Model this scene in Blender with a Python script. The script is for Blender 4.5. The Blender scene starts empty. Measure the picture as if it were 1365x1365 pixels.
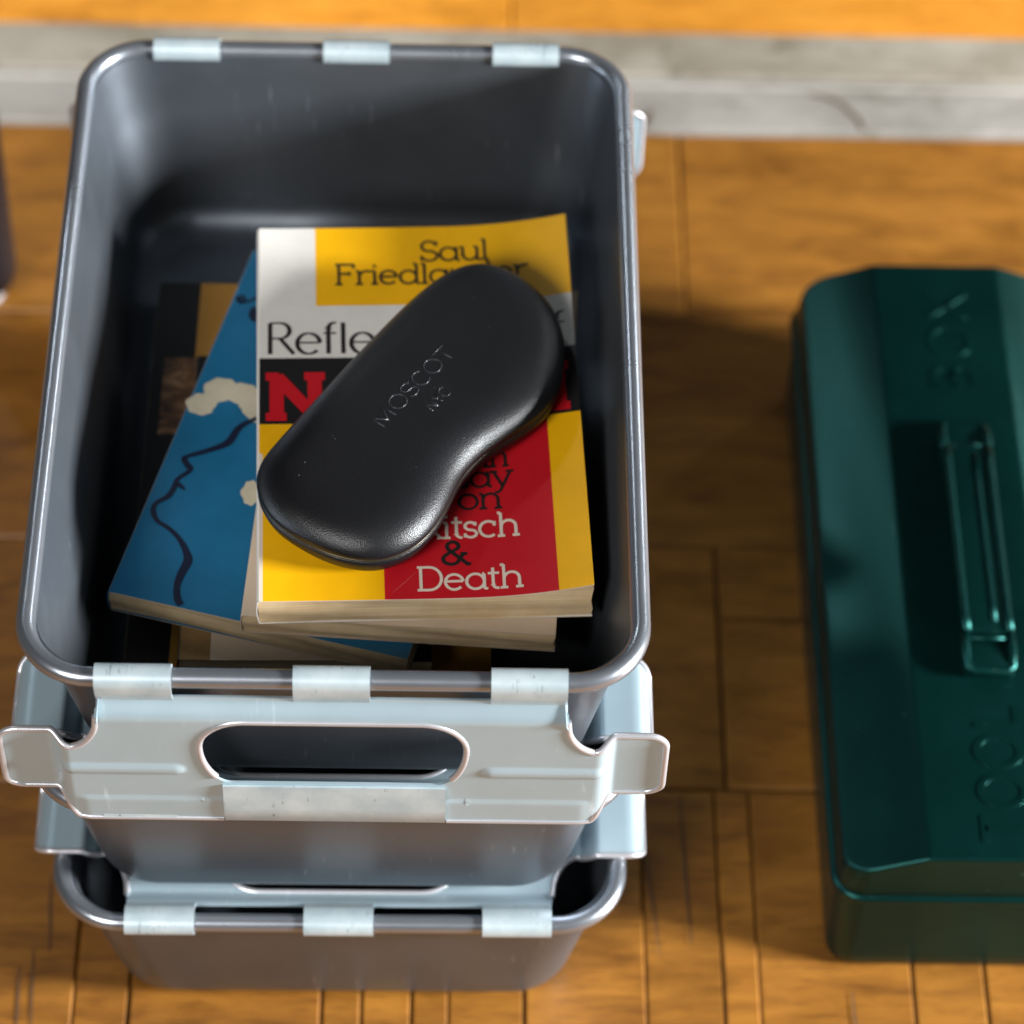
import bpy, bmesh, math, random
from mathutils import Vector, Matrix
rnd = random.Random(7)
sc = bpy.context.scene
C = sc.collection
pi = math.pi
rad = math.radians

# ---------------------------------------------------------------- camera
YAW, PITCH, ROLL = -0.0323461, 0.89656253, -0.03908656
CAM = Vector((0.04595, -0.97466, 1.39165))
FPX = 4376.09 / 1365.0
Rz = Matrix.Rotation(YAW, 3, 'Z')
fw = Rz @ Vector((0, math.cos(PITCH), -math.sin(PITCH)))
up = Rz @ Vector((0, math.sin(PITCH), math.cos(PITCH)))
rt = Rz @ Vector((1, 0, 0))
cu = up * math.cos(ROLL) + rt * math.sin(ROLL)
cr = rt * math.cos(ROLL) - up * math.sin(ROLL)
cam_d = bpy.data.cameras.new('camera')
cam = bpy.data.objects.new('camera', cam_d); C.objects.link(cam)
cam.matrix_world = Matrix(((cr.x, cu.x, -fw.x, CAM.x), (cr.y, cu.y, -fw.y, CAM.y), (cr.z, cu.z, -fw.z, CAM.z), (0, 0, 0, 1)))
cam_d.sensor_width = 36; cam_d.sensor_fit = 'HORIZONTAL'
cam_d.lens = FPX * 36
cam_d.clip_start = 0.05; cam_d.clip_end = 100
cam_d.dof.use_dof = True
cam_d.dof.focus_distance = (Vector((0.05, -0.13, 0.275)) - CAM).dot(fw)
cam_d.dof.aperture_fstop = 5.2
cam_d.dof.aperture_blades = 7
sc.camera = cam

# ---------------------------------------------------------------- light
w = bpy.data.worlds.new('World'); sc.world = w; w.use_nodes = True
bgn = w.node_tree.nodes['Background']
bgn.inputs[0].default_value = (0.92, 0.95, 1.0, 1); bgn.inputs[1].default_value = 0.04

def area(name, loc, target, sx, sy, power, col):
    l = bpy.data.lights.new(name, 'AREA'); l.shape = 'RECTANGLE'; l.size = sx; l.size_y = sy
    l.energy = power; l.color = col
    o = bpy.data.objects.new(name, l); C.objects.link(o); o.location = loc
    o.rotation_euler = (Vector(target) - Vector(loc)).to_track_quat('-Z', 'Y').to_euler()
    return o
area('window_light', (2.75, -0.66, 0.98), (0, 0, 0.1), 0.58, 0.44, 390, (0.95, 0.98, 1.0))
area('front_fill_light', (-1.2, -2.0, 1.90), (0, 0, 0.1), 1.0, 0.8, 62, (0.99, 0.98, 0.97))  # soft fill added at front left, placed so the stack shades the gap
area('rear_window_light', (2.3, 2.1, 1.6), (0.2, 0, 0.1), 0.35, 0.35, 9, (0.95, 0.98, 1.0))
area('far_lamp_light', (-1.15, 1.95, 2.05), (0.25, 0, 0.1), 0.16, 0.16, 5, (0.85, 0.93, 1.0))

vs = sc.view_settings
vs.view_transform = 'Standard'; vs.look = 'None'; vs.exposure = 0; vs.gamma = 1; vs.use_curve_mapping = False

# ---------------------------------------------------------------- materials
def nt(name):
    m = bpy.data.materials.new(name); m.use_nodes = True
    t = m.node_tree
    return m, t, t.nodes['Principled BSDF']
def N(t, kind, **kw):
    n = t.nodes.new(kind)
    for k, v in kw.items():
        if k in n.inputs.keys(): n.inputs[k].default_value = v
        else: setattr(n, k, v)
    return n
def ramp(t, fac, stops):
    r = t.nodes.new('ShaderNodeValToRGB'); cr_ = r.color_ramp
    while len(cr_.elements) < len(stops): cr_.elements.new(0.5)
    for e, (p, c) in zip(cr_.elements, stops):
        e.position = p; e.color = (*c, 1) if len(c) == 3 else c
    t.links.new(fac, r.inputs[0]); return r.outputs[0]
def mixc(t, fac, a, b, mode='MIX'):
    n = t.nodes.new('ShaderNodeMix'); n.data_type = 'RGBA'; n.blend_type = mode
    for s, v in ((n.inputs[0], fac), (n.inputs[6], a), (n.inputs[7], b)):
        if hasattr(v, 'links'): t.links.new(v, s)
        elif isinstance(v, (int, float)): s.default_value = v
        else: s.default_value = (*v, 1)
    return n.outputs[2]
def coords(t, scale=(1, 1, 1), kind='Object', rnd_off=False):
    tc = t.nodes.new('ShaderNodeTexCoord'); mp = t.nodes.new('ShaderNodeMapping')
    mp.inputs['Scale'].default_value = scale
    src = tc.outputs[kind]
    if rnd_off:
        oi = t.nodes.new('ShaderNodeObjectInfo'); mu = t.nodes.new('ShaderNodeVectorMath'); mu.operation = 'MULTIPLY_ADD'
        cb = t.nodes.new('ShaderNodeCombineXYZ')
        for i in range(3): t.links.new(oi.outputs['Random'], cb.inputs[i])
        t.links.new(cb.outputs[0], mu.inputs[0]); mu.inputs[1].default_value = (7.3, 3.1, 5.7); t.links.new(src, mu.inputs[2]); src = mu.outputs[0]
    t.links.new(src, mp.inputs[0]); return mp.outputs[0]
def noise(t, vec, scale, detail=3, rough=0.55, dist=0.0):
    n = t.nodes.new('ShaderNodeTexNoise'); n.inputs['Scale'].default_value = scale
    n.inputs['Detail'].default_value = detail; n.inputs['Roughness'].default_value = rough; n.inputs['Distortion'].default_value = dist
    t.links.new(vec, n.inputs['Vector']); return n.outputs['Fac']
def bump(t, b, h, strength, dist):
    n = t.nodes.new('ShaderNodeBump'); n.inputs['Strength'].default_value = strength; n.inputs['Distance'].default_value = dist
    t.links.new(h, n.inputs['Height']); t.links.new(n.outputs[0], b.inputs['Normal'])
def rr(t, b, fac, lo, hi):
    m = t.nodes.new('ShaderNodeMapRange'); m.inputs[3].default_value = lo; m.inputs[4].default_value = hi
    t.links.new(fac, m.inputs[0]); t.links.new(m.outputs[0], b.inputs['Roughness'])

def plain(name, col, rough=0.5, metal=0.0, coat=0.0, var=0.06, vs_=60.0, bmp=0.0):
    m, t, b = nt(name)
    v = coords(t); n = noise(t, v, vs_, 4)
    dark = tuple(c * (1 - var * 2.2) for c in col); lite = tuple(min(1, c * (1 + var * 1.5)) for c in col)
    t.links.new(ramp(t, n, [(0.3, dark), (0.7, lite)]), b.inputs['Base Color'])
    b.inputs['Metallic'].default_value = metal; b.inputs['Coat Weight'].default_value = coat
    rr(t, b, n, rough - 0.06, rough + 0.08)
    if bmp: bump(t, b, noise(t, v, vs_ * 6, 3), bmp, 0.0005)
    return m

def wood(name, dark, mid, lite, rough):
    m, t, b = nt(name)
    vg = coords(t, (1.7, 8, 8), rnd_off=True)
    vf = coords(t, (1.0, 22, 22), rnd_off=True)
    vw = coords(t, (1.0, 2.0, 2.0), rnd_off=True)
    g = noise(t, vg, 9, 5, 0.6, 0.8); f = noise(t, vf, 42, 3, 0.6); b0 = noise(t, vw, 14, 4, 0.6)
    base = ramp(t, g, [(0.25, dark), (0.5, mid), (0.78, lite)])
    dash = ramp(t, f, [(0.32, (0.34, 0.28, 0.23)), (0.42, (1, 1, 1))])
    f2 = noise(t, coords(t, (1.0, 14, 14), rnd_off=True), 110, 2, 0.5)
    dash = mixc(t, 0.55, dash, ramp(t, f2, [(0.30, (0.45, 0.38, 0.32)), (0.40, (1, 1, 1))]), 'MULTIPLY')
    c1 = mixc(t, 0.75, base, dash, 'MULTIPLY')
    blot = ramp(t, b0, [(0.28, (0.52, 0.48, 0.45)), (0.46, (0.95, 0.93, 0.90)), (0.62, (1.08, 1.06, 1.04))])
    c2 = mixc(t, 0.8, c1, blot, 'MULTIPLY')
    oi = t.nodes.new('ShaderNodeObjectInfo')
    tint = ramp(t, oi.outputs['Random'], [(0, (0.86, 0.82, 0.78)), (0.5, (1, 1, 1)), (1, (1.1, 1.06, 1.0))])
    c3 = mixc(t, 1.0, c2, tint, 'MULTIPLY')
    t.links.new(c3, b.inputs['Base Color'])
    rr(t, b, b0, rough - 0.08, rough + 0.14)
    b.inputs['Specular IOR Level'].default_value = 0.4
    bump(t, b, f, 0.25, 0.0006)
    return m
M = {}
M['floor_wood'] = wood('floor_wood', (0.150, 0.058, 0.009), (0.250, 0.102, 0.014), (0.330, 0.143, 0.021), 0.40)
M['hall_wood_lit'] = wood('hall_wood_lit', (0.50, 0.19, 0.018), (0.66, 0.27, 0.028), (0.76, 0.34, 0.045), 0.40)  # brighter orange varnish tones, with the hall's stronger light painted in
M['joint'] = plain('joint', (0.045, 0.024, 0.013), 0.8)
M['scratch'] = plain('scratch', (0.085, 0.040, 0.016), 0.8)
def stone(name, a, c):
    m, t, b = nt(name)
    v = coords(t, (0.8, 1.8, 1)); n1 = noise(t, v, 9, 6, 0.65, 0.4); n2 = noise(t, v, 60, 4, 0.6)
    col = ramp(t, n1, [(0.38, a), (0.58, c)])
    spk = ramp(t, noise(t, v, 28, 6, 0.7, 0.6), [(0.33, (0.45, 0.42, 0.34)), (0.43, (1, 1, 1))])
    t.links.new(mixc(t, 0.8, col, spk, 'MULTIPLY'), b.inputs['Base Color'])
    b.inputs['Roughness'].default_value = 0.62
    bump(t, b, n2, 0.3, 0.001)
    return m
M['stone'] = stone('threshold_stone', (0.22, 0.185, 0.135), (0.34, 0.30, 0.24))
M['stone_lite'] = stone('threshold_stone_pale', (0.21, 0.19, 0.16), (0.32, 0.296, 0.262))

def steel(name, col, rough, metal, smud=0.5):
    m, t, b = nt(name)
    v = coords(t, (1, 1, 1)); n1 = noise(t, v, 14, 5, 0.6, 0.3); n2 = noise(t, v, 260, 3, 0.6)
    vo = t.nodes.new('ShaderNodeTexVoronoi'); vo.inputs['Scale'].default_value = 95; t.links.new(v, vo.inputs['Vector'])
    sp = ramp(t, vo.outputs['Distance'], [(0.0, (1.9, 1.9, 1.9)), (0.045, (1, 1, 1))])
    base = ramp(t, n1, [(0.3, tuple(c * (1 - 0.16 * smud) for c in col)), (0.7, tuple(c * (1 + 0.1 * smud) for c in col))])
    scf = noise(t, coords(t, (260, 30, 30)), 1.0, 3, 0.7); scg = noise(t, v, 21, 3, 0.6)
    sa = ramp(t, scf, [(0.62, (0, 0, 0)), (0.70, (0.16, 0.17, 0.18))]); sb = ramp(t, scg, [(0.5, (0, 0, 0)), (0.62, (1, 1, 1))])
    base = mixc(t, 1.0, base, mixc(t, 1.0, sa, sb, 'MULTIPLY'), 'ADD')
    t.links.new(mixc(t, 0.55, base, sp, 'MULTIPLY'), b.inputs['Base Color'])
    b.inputs['Metallic'].default_value = metal
    rr(t, b, n1, rough - 0.06, rough + 0.10)
    big = noise(t, v, 11, 3, 0.5); sm = t.nodes.new('ShaderNodeMath'); sm.operation = 'MULTIPLY_ADD'; sm.inputs[1].default_value = 0.012
    t.links.new(n2, sm.inputs[0]); t.links.new(big, sm.inputs[2]); bump(t, b, sm.outputs[0], 0.22, 0.004)
    return m
M['steel'] = steel('grey_steel', (0.172, 0.192, 0.218), 0.38, 0.88)
M['rim'] = steel('rim_steel', (0.37, 0.395, 0.435), 0.27, 0.85)
M['plate'] = steel('pale_plate', (0.40, 0.512, 0.565), 0.32, 0.45, 0.35)
M['bare'] = steel('bare_edge', (0.56, 0.55, 0.57), 0.30, 0.6)
def worn():
    m, t, b = nt('worn_white_metal')
    st = noise(t, coords(t, (1100, 60, 60)), 1.0, 2, 0.6); msk = noise(t, coords(t), 130, 3, 0.6); big = noise(t, coords(t), 45, 4, 0.6)
    lines = ramp(t, st, [(0.36, (1, 1, 1)), (0.46, (0, 0, 0))]); gate = ramp(t, msk, [(0.58, (0, 0, 0)), (0.70, (1, 1, 1))])
    wear = mixc(t, 1.0, lines, gate, 'MULTIPLY')
    base = ramp(t, big, [(0.3, (0.34, 0.42, 0.45)), (0.68, (0.50, 0.57, 0.59))])
    t.links.new(mixc(t, wear, base, (0.17, 0.20, 0.20)), b.inputs['Base Color'])
    b.inputs['Roughness'].default_value = 0.36; b.inputs['Metallic'].default_value = 0.3
    return m
M['worn'] = worn()

def pages(name, col, dirt):
    m, t, b = nt(name)
    v = coords(t, (6, 6, 2300)); s = noise(t, v, 1.0, 2, 0.7)
    n = noise(t, coords(t), 26, 5, 0.65)
    c = ramp(t, s, [(0.3, tuple(x * 0.72 for x in col)), (0.62, col)])
    d = ramp(t, n, [(0.3, dirt), (0.62, (1, 1, 1))])
    t.links.new(mixc(t, 0.7, c, d, 'MULTIPLY'), b.inputs['Base Color'])
    b.inputs['Roughness'].default_value = 0.85
    bump(t, b, s, 0.5, 0.0006)
    return m
M['pages'] = pages('yellowed_pages', (0.74, 0.55, 0.32), (0.70, 0.58, 0.44))
M['pages_old'] = pages('browned_pages', (0.62, 0.46, 0.26), (0.62, 0.50, 0.36))
def card(name, col, rough=0.33, wear=0.12):
    m, t, b = nt(name)
    v = coords(t); n = noise(t, v, 22, 5, 0.65); n2 = noise(t, v, 700, 2)
    t.links.new(ramp(t, n, [(0.3, tuple(c * (1 - wear) for c in col)), (0.7, tuple(min(1, c * (1 + wear * 0.4)) for c in col))]), b.inputs['Base Color'])
    rr(t, b, n, rough - 0.05, rough + 0.12)
    b.inputs['Specular IOR Level'].default_value = 0.35
    bump(t, b, n2, 0.05, 0.0002)
    return m
M['c_white'] = card('print_white', (0.78, 0.74, 0.68))
M['c_yellow'] = card('print_yellow', (0.95, 0.48, 0.004))
M['c_red'] = card('print_red', (0.58, 0.010, 0.018))
M['c_black'] = card('print_black', (0.014, 0.013, 0.013))
M['c_ink'] = card('print_ink', (0.020, 0.017, 0.016))
M['c_cream'] = card('print_cream', (0.60, 0.47, 0.34), 0.5)
M['c_pink'] = card('print_pale', (0.80, 0.66, 0.54))
M['c_crease'] = card('print_crease', (0.66, 0.13, 0.11))
M['c_blue'] = card('print_blue', (0.012, 0.140, 0.275), 0.36, 0.22)
M['c_navy'] = card('print_navy', (0.008, 0.012, 0.035), 0.4)
M['c_cloud'] = card('print_cloud', (0.62, 0.55, 0.40), 0.5, 0.3)
M['c_ochre'] = card('print_ochre', (0.46, 0.22, 0.035), 0.4)
M['c_fray'] = card('frayed_brown', (0.34, 0.20, 0.07), 0.7, 0.5)
def photo():
    m, t, b = nt('print_photo')
    n = noise(t, coords(t, (1, 2, 1)), 60, 5, 0.7, 1.0)
    t.links.new(ramp(t, n, [(0.36, (0.03, 0.017, 0.01)), (0.52, (0.20, 0.09, 0.035)), (0.66, (0.45, 0.25, 0.12))]), b.inputs['Base Color'])
    b.inputs['Roughness'].default_value = 0.4
    return m
M['photo'] = photo()
def leather():
    m, t, b = nt('black_leather')
    v = coords(t); n = noise(t, v, 40, 4); g = t.nodes.new('ShaderNodeTexVoronoi'); g.inputs['Scale'].default_value = 1700; t.links.new(v, g.inputs['Vector'])
    vo = t.nodes.new('ShaderNodeTexVoronoi'); vo.inputs['Scale'].default_value = 210; t.links.new(v, vo.inputs['Vector'])
    dust_gate = noise(t, v, 33, 2)
    sp = ramp(t, vo.outputs['Distance'], [(0.0, (0.30, 0.31, 0.33)), (0.06, (0, 0, 0))])
    gate = ramp(t, dust_gate, [(0.5, (0, 0, 0)), (0.6, (1, 1, 1))])
    dust = mixc(t, 1.0, sp, gate, 'MULTIPLY')
    t.links.new(mixc(t, 1.0, (0.006, 0.006, 0.007), dust, 'ADD'), b.inputs['Base Color'])
    rr(t, b, n, 0.33, 0.44); b.inputs['Specular IOR Level'].default_value = 0.42
    bump(t, b, g.outputs['Distance'], 0.42, 0.00022)
    return m
M['leather'] = leather()
M['deboss'] = plain('pressed_leather', (0.035, 0.036, 0.04), 0.22)
M['gilt'] = plain('case_seam', (0.05, 0.042, 0.025), 0.3, 0.5)
def enamel():
    m, t, b = nt('green_enamel')
    v = coords(t); n = noise(t, v, 18, 5, 0.6); vo = noise(t, coords(t, (1, 0.25, 1)), 130, 5, 0.75)
    base = ramp(t, n, [(0.3, (0.0016, 0.032, 0.028)), (0.7, (0.0024, 0.045, 0.039))])
    sc_ = ramp(t, vo, [(0.66, (0, 0, 0)), (0.72, (0.05, 0.10, 0.09))])
    chn = ramp(t, noise(t, v, 95, 5, 0.75), [(0.71, (0, 0, 0)), (0.74, (1, 1, 1))])
    painted = mixc(t, 1.0, base, sc_, 'ADD')
    t.links.new(mixc(t, chn, painted, (0.10, 0.15, 0.13)), b.inputs['Base Color'])
    rr(t, b, n, 0.28, 0.38); b.inputs['Metallic'].default_value = 0.8
    return m
M['enamel'] = enamel()
M['darkwood'] = plain('dark_leg_paint', (0.008, 0.007, 0.010), 0.4)
M['glide'] = plain('white_glide', (0.55, 0.54, 0.54), 0.4)

# ---------------------------------------------------------------- mesh helpers
def mk(name, verts, faces, mats, parent=None, smooth=True, idx=None, sharp=None):
    me = bpy.data.meshes.new(name); me.from_pydata([tuple(v) for v in verts], [], faces); me.update()
    for m in (mats if isinstance(mats, (list, tuple)) else [mats]): me.materials.append(m)
    if idx: me.polygons.foreach_set('material_index', idx)
    if smooth:
        me.polygons.foreach_set('use_smooth', [True] * len(me.polygons))
        if sharp: me.set_sharp_from_angle(angle=rad(sharp))
    o = bpy.data.objects.new(name, me); C.objects.link(o)
    if parent: o.parent = parent
    return o
def from_bm(name, bm, mats, parent=None, smooth=True, sharp=35):
    me = bpy.data.meshes.new(name); bm.normal_update(); bm.to_mesh(me); bm.free()
    for m in (mats if isinstance(mats, (list, tuple)) else [mats]): me.materials.append(m)
    if smooth:
        me.polygons.foreach_set('use_smooth', [True] * len(me.polygons)); me.set_sharp_from_angle(angle=rad(sharp))
    o = bpy.data.objects.new(name, me); C.objects.link(o)
    if parent: o.parent = parent
    return o
def thing(name, label, cat, loc=(0, 0, 0), rz=0.0, group=None):
    o = bpy.data.objects.new(name, None); C.objects.link(o); o.location = loc; o.rotation_euler = (0, 0, rz)
    o.empty_display_size = 0.02
    o['label'] = label; o['category'] = cat
    if group: o['group'] = group
    return o
def tag(o, label, cat, group=None):
    o['label'] = label; o['category'] = cat
    if group: o['group'] = group
    return o
def rrect(hw, hl, r, n=8):
    r = max(0.0005, min(r, hw, hl)); pts = []
    for cx, cy, a0 in ((hw - r, hl - r, 0), (-hw + r, hl - r, 90), (-hw + r, -hl + r, 180), (hw - r, -hl + r, 270)):
        for i in range(n + 1):
            a = rad(a0 + 90 * i / n); pts.append((cx + r * math.cos(a), cy + r * math.sin(a)))
    return pts
def loft(rings, closed=True, cap0=False, cap1=False):
    n = len(rings[0]); vs_ = [p for r in rings for p in r]; fs = []
    for i in range(len(rings) - 1):
        for j in range(n if closed else n - 1):
            a, b = i * n + j, i * n + (j + 1) % n
            fs.append((a, b, b + n, a + n))
    if cap0: fs.append(tuple(range(n - 1, -1, -1)))
    if cap1: fs.append(tuple(range((len(rings) - 1) * n, len(rings) * n)))
    return vs_, fs
def tube(path, r, n=8, caps=True, closed=False):
    pts = [Vector(p) for p in path]; rings = []; m = len(pts); prev = None
    for i, p in enumerate(pts):
        if closed: d = (pts[(i + 1) % m] - pts[i - 1]).normalized()
        else: d = (pts[min(i + 1, m - 1)] - pts[max(i - 1, 0)]).normalized()
        if prev is None: prev = d.orthogonal().normalized()
        u = (prev - d * prev.dot(d)).normalized(); prev = u; v = d.cross(u)
        rings.append([p + (u * math.cos(2 * pi * k / n) + v * math.sin(2 * pi * k / n)) * r for k in range(n)])
    if closed:
        vs_, fs = loft(rings)
        b = (m - 1) * n
        # match the seam ring to the nearest start vertex
        off = min(range(n), key=lambda k: (Vector(vs_[b]) - Vector(vs_[k])).length)
        for k in range(n): fs.append((b + k, b + (k + 1) % n, (off + k + 1) % n, (off + k) % n))
        return vs_, fs
    return loft(rings, True, caps, caps)
def join_parts(lst):
    V, F = [], []
    for v, f in lst:
        o = len(V); V += list(v); F += [tuple(i + o for i in q) for q in f]
    return V, F
def chamfer_box(x0, x1, y0, y1, z0, z1, c):
    r0 = [(x0, y0, z0), (x1, y0, z0), (x1, y1, z0), (x0, y1, z0)]
    r1 = [(x, y, z1 - c) for x, y, _ in r0]
    r2 = [(x0 + c, y0 + c, z1), (x1 - c, y0 + c, z1), (x1 - c, y1 - c, z1), (x0 + c, y1 - c, z1)]
    return loft([r0, r1, r2], True, True, True)
def sstep(a, b, x):
    t = max(0.0, min(1.0, (x - a) / (b - a))); return t * t * (3 - 2 * t)

# ---------------------------------------------------------------- the floor
fl = mk('floor', *chamfer_box(-1.4, 1.4, -1.4, 0.4285, -0.03, -0.0035, 0.001), M['joint'], smooth=False)
fl['kind'] = 'structure'
def board(parent, x0, x1, y0, y1, mat, skew=0.0, z1=0.0):
    cx, cy = (x0 + x1) / 2, (y0 + y1) / 2
    g = 0.0006; c = 0.0010
    dz = rnd.uniform(-0.0004, 0.0003)
    v, f = chamfer_box(x0 - cx + g, x1 - cx - g, y0 - cy + g, y1 - cy - g, -0.003, z1 + dz, c)
    j = [rnd.uniform(-0.0004, 0.0004) for _ in range(4)]
    v = [(x + skew * y + j[k % 4], y + j[(k + 1) % 4] * 0.5, z) for k, (x, y, z) in enumerate(v)]
    o = mk('board', v, f, mat, parent, smooth=False); o.location = (cx, cy, 0); return o
rows = [0.4285, 0.2780, 0.1150, -0.0420, -0.1990, -0.356, -0.513, -0.67, -0.83, -0.99, -1.15, -1.31]
def spread(a, b, lo, hi):
    xs = [a]
    while xs[-1] < b - hi: xs.append(xs[-1] + rnd.uniform(lo, hi))
    xs.append(b); return xs
for i in range(len(rows) - 1):
    y1, y0 = rows[i], rows[i + 1]
    if i == 0: xs = spread(-1.3, -0.30, 0.3, 0.5) + [0.1815] + spread(0.62, 1.3, 0.3, 0.45)
    elif i == 1: xs = spread(-1.3, -0.34, 0.3, 0.5) + [0.02, 0.43] + spread(0.8, 1.3, 0.3, 0.45)
    elif i == 2: xs = spread(-1.3, -0.42, 0.3, 0.5) + [-0.10, 0.1912, 0.45] + spread(0.8, 1.3, 0.3, 0.45)
    elif i == 3:
        xs = spread(-1.3, -0.22, 0.1, 0.2) + [-0.1308, -0.1038, -0.0111, 0.0081, 0.0327, 0.0504, 0.087, 0.1468, 0.1846, 0.2021, 0.2775, 0.3126] + spread(0.39, 1.3, 0.1, 0.2)
    else: xs = spread(-1.3, 1.3, 0.16, 0.4)
    for a, b in zip(xs[:-1], xs[1:]):
        if i == 2 and abs(a - 0.1912) < 1e-6:
            board(fl, a, b, 0.0665, y1, M['floor_wood']); board(fl, a, b, y0, 0.0665, M['floor_wood']); continue
        board(fl, a, b, y0, y1, M['floor_wood'])
def scratch(pts, wd):
    v, f = [], []
    n = len(pts)
    for i, (x, y) in enumerate(pts):
        d = Vector(pts[min(i + 1, n - 1)]) - Vector(pts[max(i - 1, 0)]); d.normalize()
        ww = wd * (0.25 + 0.75 * math.sin(pi * (i + 0.4) / (n - 0.2)))
        v += [(x - d.y * ww, y + d.x * ww, 0.0007), (x + d.y * ww, y - d.x * ww, 0.0007)]
        if i: f.append((2 * i - 2, 2 * i, 2 * i + 1, 2 * i - 1))
    return mk('scratch', v, f, M['scratch'], fl, smooth=False)
def wob(a, b, n, amp):
    return [(a[0] + (b[0] - a[0]) * k / n + rnd.uniform(-amp, amp), a[1] + (b[1] - a[1]) * k / n) for k in range(n + 1)]
scratch(wob((0.1447, -0.0462), (0.1541, -0.1407), 9, 0.0003), 0.00055)
scratch(wob((0.1665, -0.0458), (0.1694, -0.135), 9, 0.0003), 0.0006)
scratch(wob((-0.1474, -0.098), (-0.1444, -0.1424), 6, 0.0002), 0.0007)
scratch(wob((-0.1523, -0.1404), (-0.1498, -0.186), 6, 0.0002), 0.0006)
scratch(wob((-0.158, -0.1504), (-0.1565, -0.19), 6, 0.0002), 0.0006)
scratch(wob((0.2470, -0.160), (0.2480, -0.194), 6, 0.0002), 0.0006)

th = thing('door_threshold', 'worn pale stone door threshold across the back of the wooden floor', 'threshold', (0, 0.4290, 0))
def sill(name, y0, y1, z1, mat, ch):
    v, f = chamfer_box(-1.3, 1.3, y0, y1, -0.02, z1, ch)
    return mk(name, v, f, mat, th, smooth=False)
sill('front_slab', 0.0015, 0.0355, 0.0018, M['stone_lite'], 0.0006)
sill('ridge', 0.0360, 0.0440, 0.0042, M['stone_lite'], 0.0016)
sill('rear_slab', 0.0445, 0.0850, 0.003, M['stone'], 0.002)
def crack(pts, wd, zc):
    v, f = [], []
    for i, (x, y) in enumerate(pts):
        d = (Vector(pts[min(i + 1, len(pts) - 1)]) - Vector(pts[max(i - 1, 0)])).normalized(); ww = wd * rnd.uniform(0.5, 1.2)
        v += [(x - d.y * ww, y + d.x * ww, zc), (x + d.y * ww, y - d.x * ww, zc)]
        if i: f.append((2 * i - 2, 2 * i, 2 * i + 1, 2 * i - 1))
    mk('crack', v, f, M['scratch'], th, smooth=False)
crack([(0.262, 0.0335), (0.274, 0.030), (0.281, 0.0255), (0.286, 0.018), (0.291, 0.012), (0.293, 0.002)], 0.0013, 0.0022)
crack([(0.166, 0.016), (0.163, 0.009), (0.162, 0.002)], 0.0022, 0.0022)
crack([(-0.13, 0.030), (-0.137, 0.017), (-0.141, 0.002)], 0.0008, 0.0022)
hf = mk('hall_floor', *chamfer_box(-1.4, 1.4, 0.515, 1.6, -0.03, -0.0035, 0.001), M['joint'], smooth=False)
hf['kind'] = 'structure'
for k in range(5):
    ya = 0.516 + 0.2 * k
    xs = spread(-1.3, 1.3, 0.35, 0.6)
    for a, b in zip(xs[:-1], xs[1:]): board(hf, a, b, ya, ya + 0.2, M['hall_wood_lit'])

# ---------------------------------------------------------------- steel bins
HW, HL, RC, RT = 0.128, 0.186, 0.029, 0.0043
BH = 0.1015
INS = 0.0195
FIL = 0.014
def ring(inset, z, rc):
    return [(x, y, z) for x, y in rrect(HW - inset, HL - inset, rc, 10)]
def shell_mesh():
    rings = []
    t = 0.0011
    def wall_in(z): return 0.0028 + (INS - 0.0028) * (1 - z / BH)
    # outside: floor -> fillet -> wall -> under the rim
    for r in (0.07, 0.03): rings.append(ring(INS + FIL + r, 0.0012 if r > 0.03 else 0.0, max(RC - FIL, 0.012)))
    for k in range(7):
        a = rad(90 * k / 6)
        ins = wall_in(FIL * (1 - math.cos(a))) + FIL * (1 - math.sin(a)); z = FIL * (1 - math.cos(a))
        rings.append(ring(ins, z, RC - FIL * (1 - math.sin(a)) * 0.9))
    for z in (0.03, 0.05, 0.07, 0.085, BH): rings.append(ring(wall_in(z) , z, RC))
    # inside: down again
    for z in (BH, 0.085, 0.07, 0.05, 0.03): rings.append(ring(wall_in(z) + t, z, RC))
    for k in range(6, -1, -1):
        a = rad(90 * k / 6)
        ins = wall_in(FIL * (1 - math.cos(a))) + t + FIL * (1 - math.sin(a)); z = t + FIL * (1 - math.cos(a))
        rings.append(ring(ins, z, RC - FIL * (1 - math.sin(a)) * 0.9))
    for r in (0.03, 0.07): rings.append(ring(INS + FIL + r, t + (0.0012 if r > 0.03 else 0.0), max(RC - FIL, 0.012)))
    return loft(rings, True, True, True)
shell_v, shell_f = shell_mesh()
rim_path = [(x, y, BH) for x, y in rrect(HW, HL, RC, 12)]
rim_v, rim_f = tube(rim_path, RT, 14, closed=True)

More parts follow.
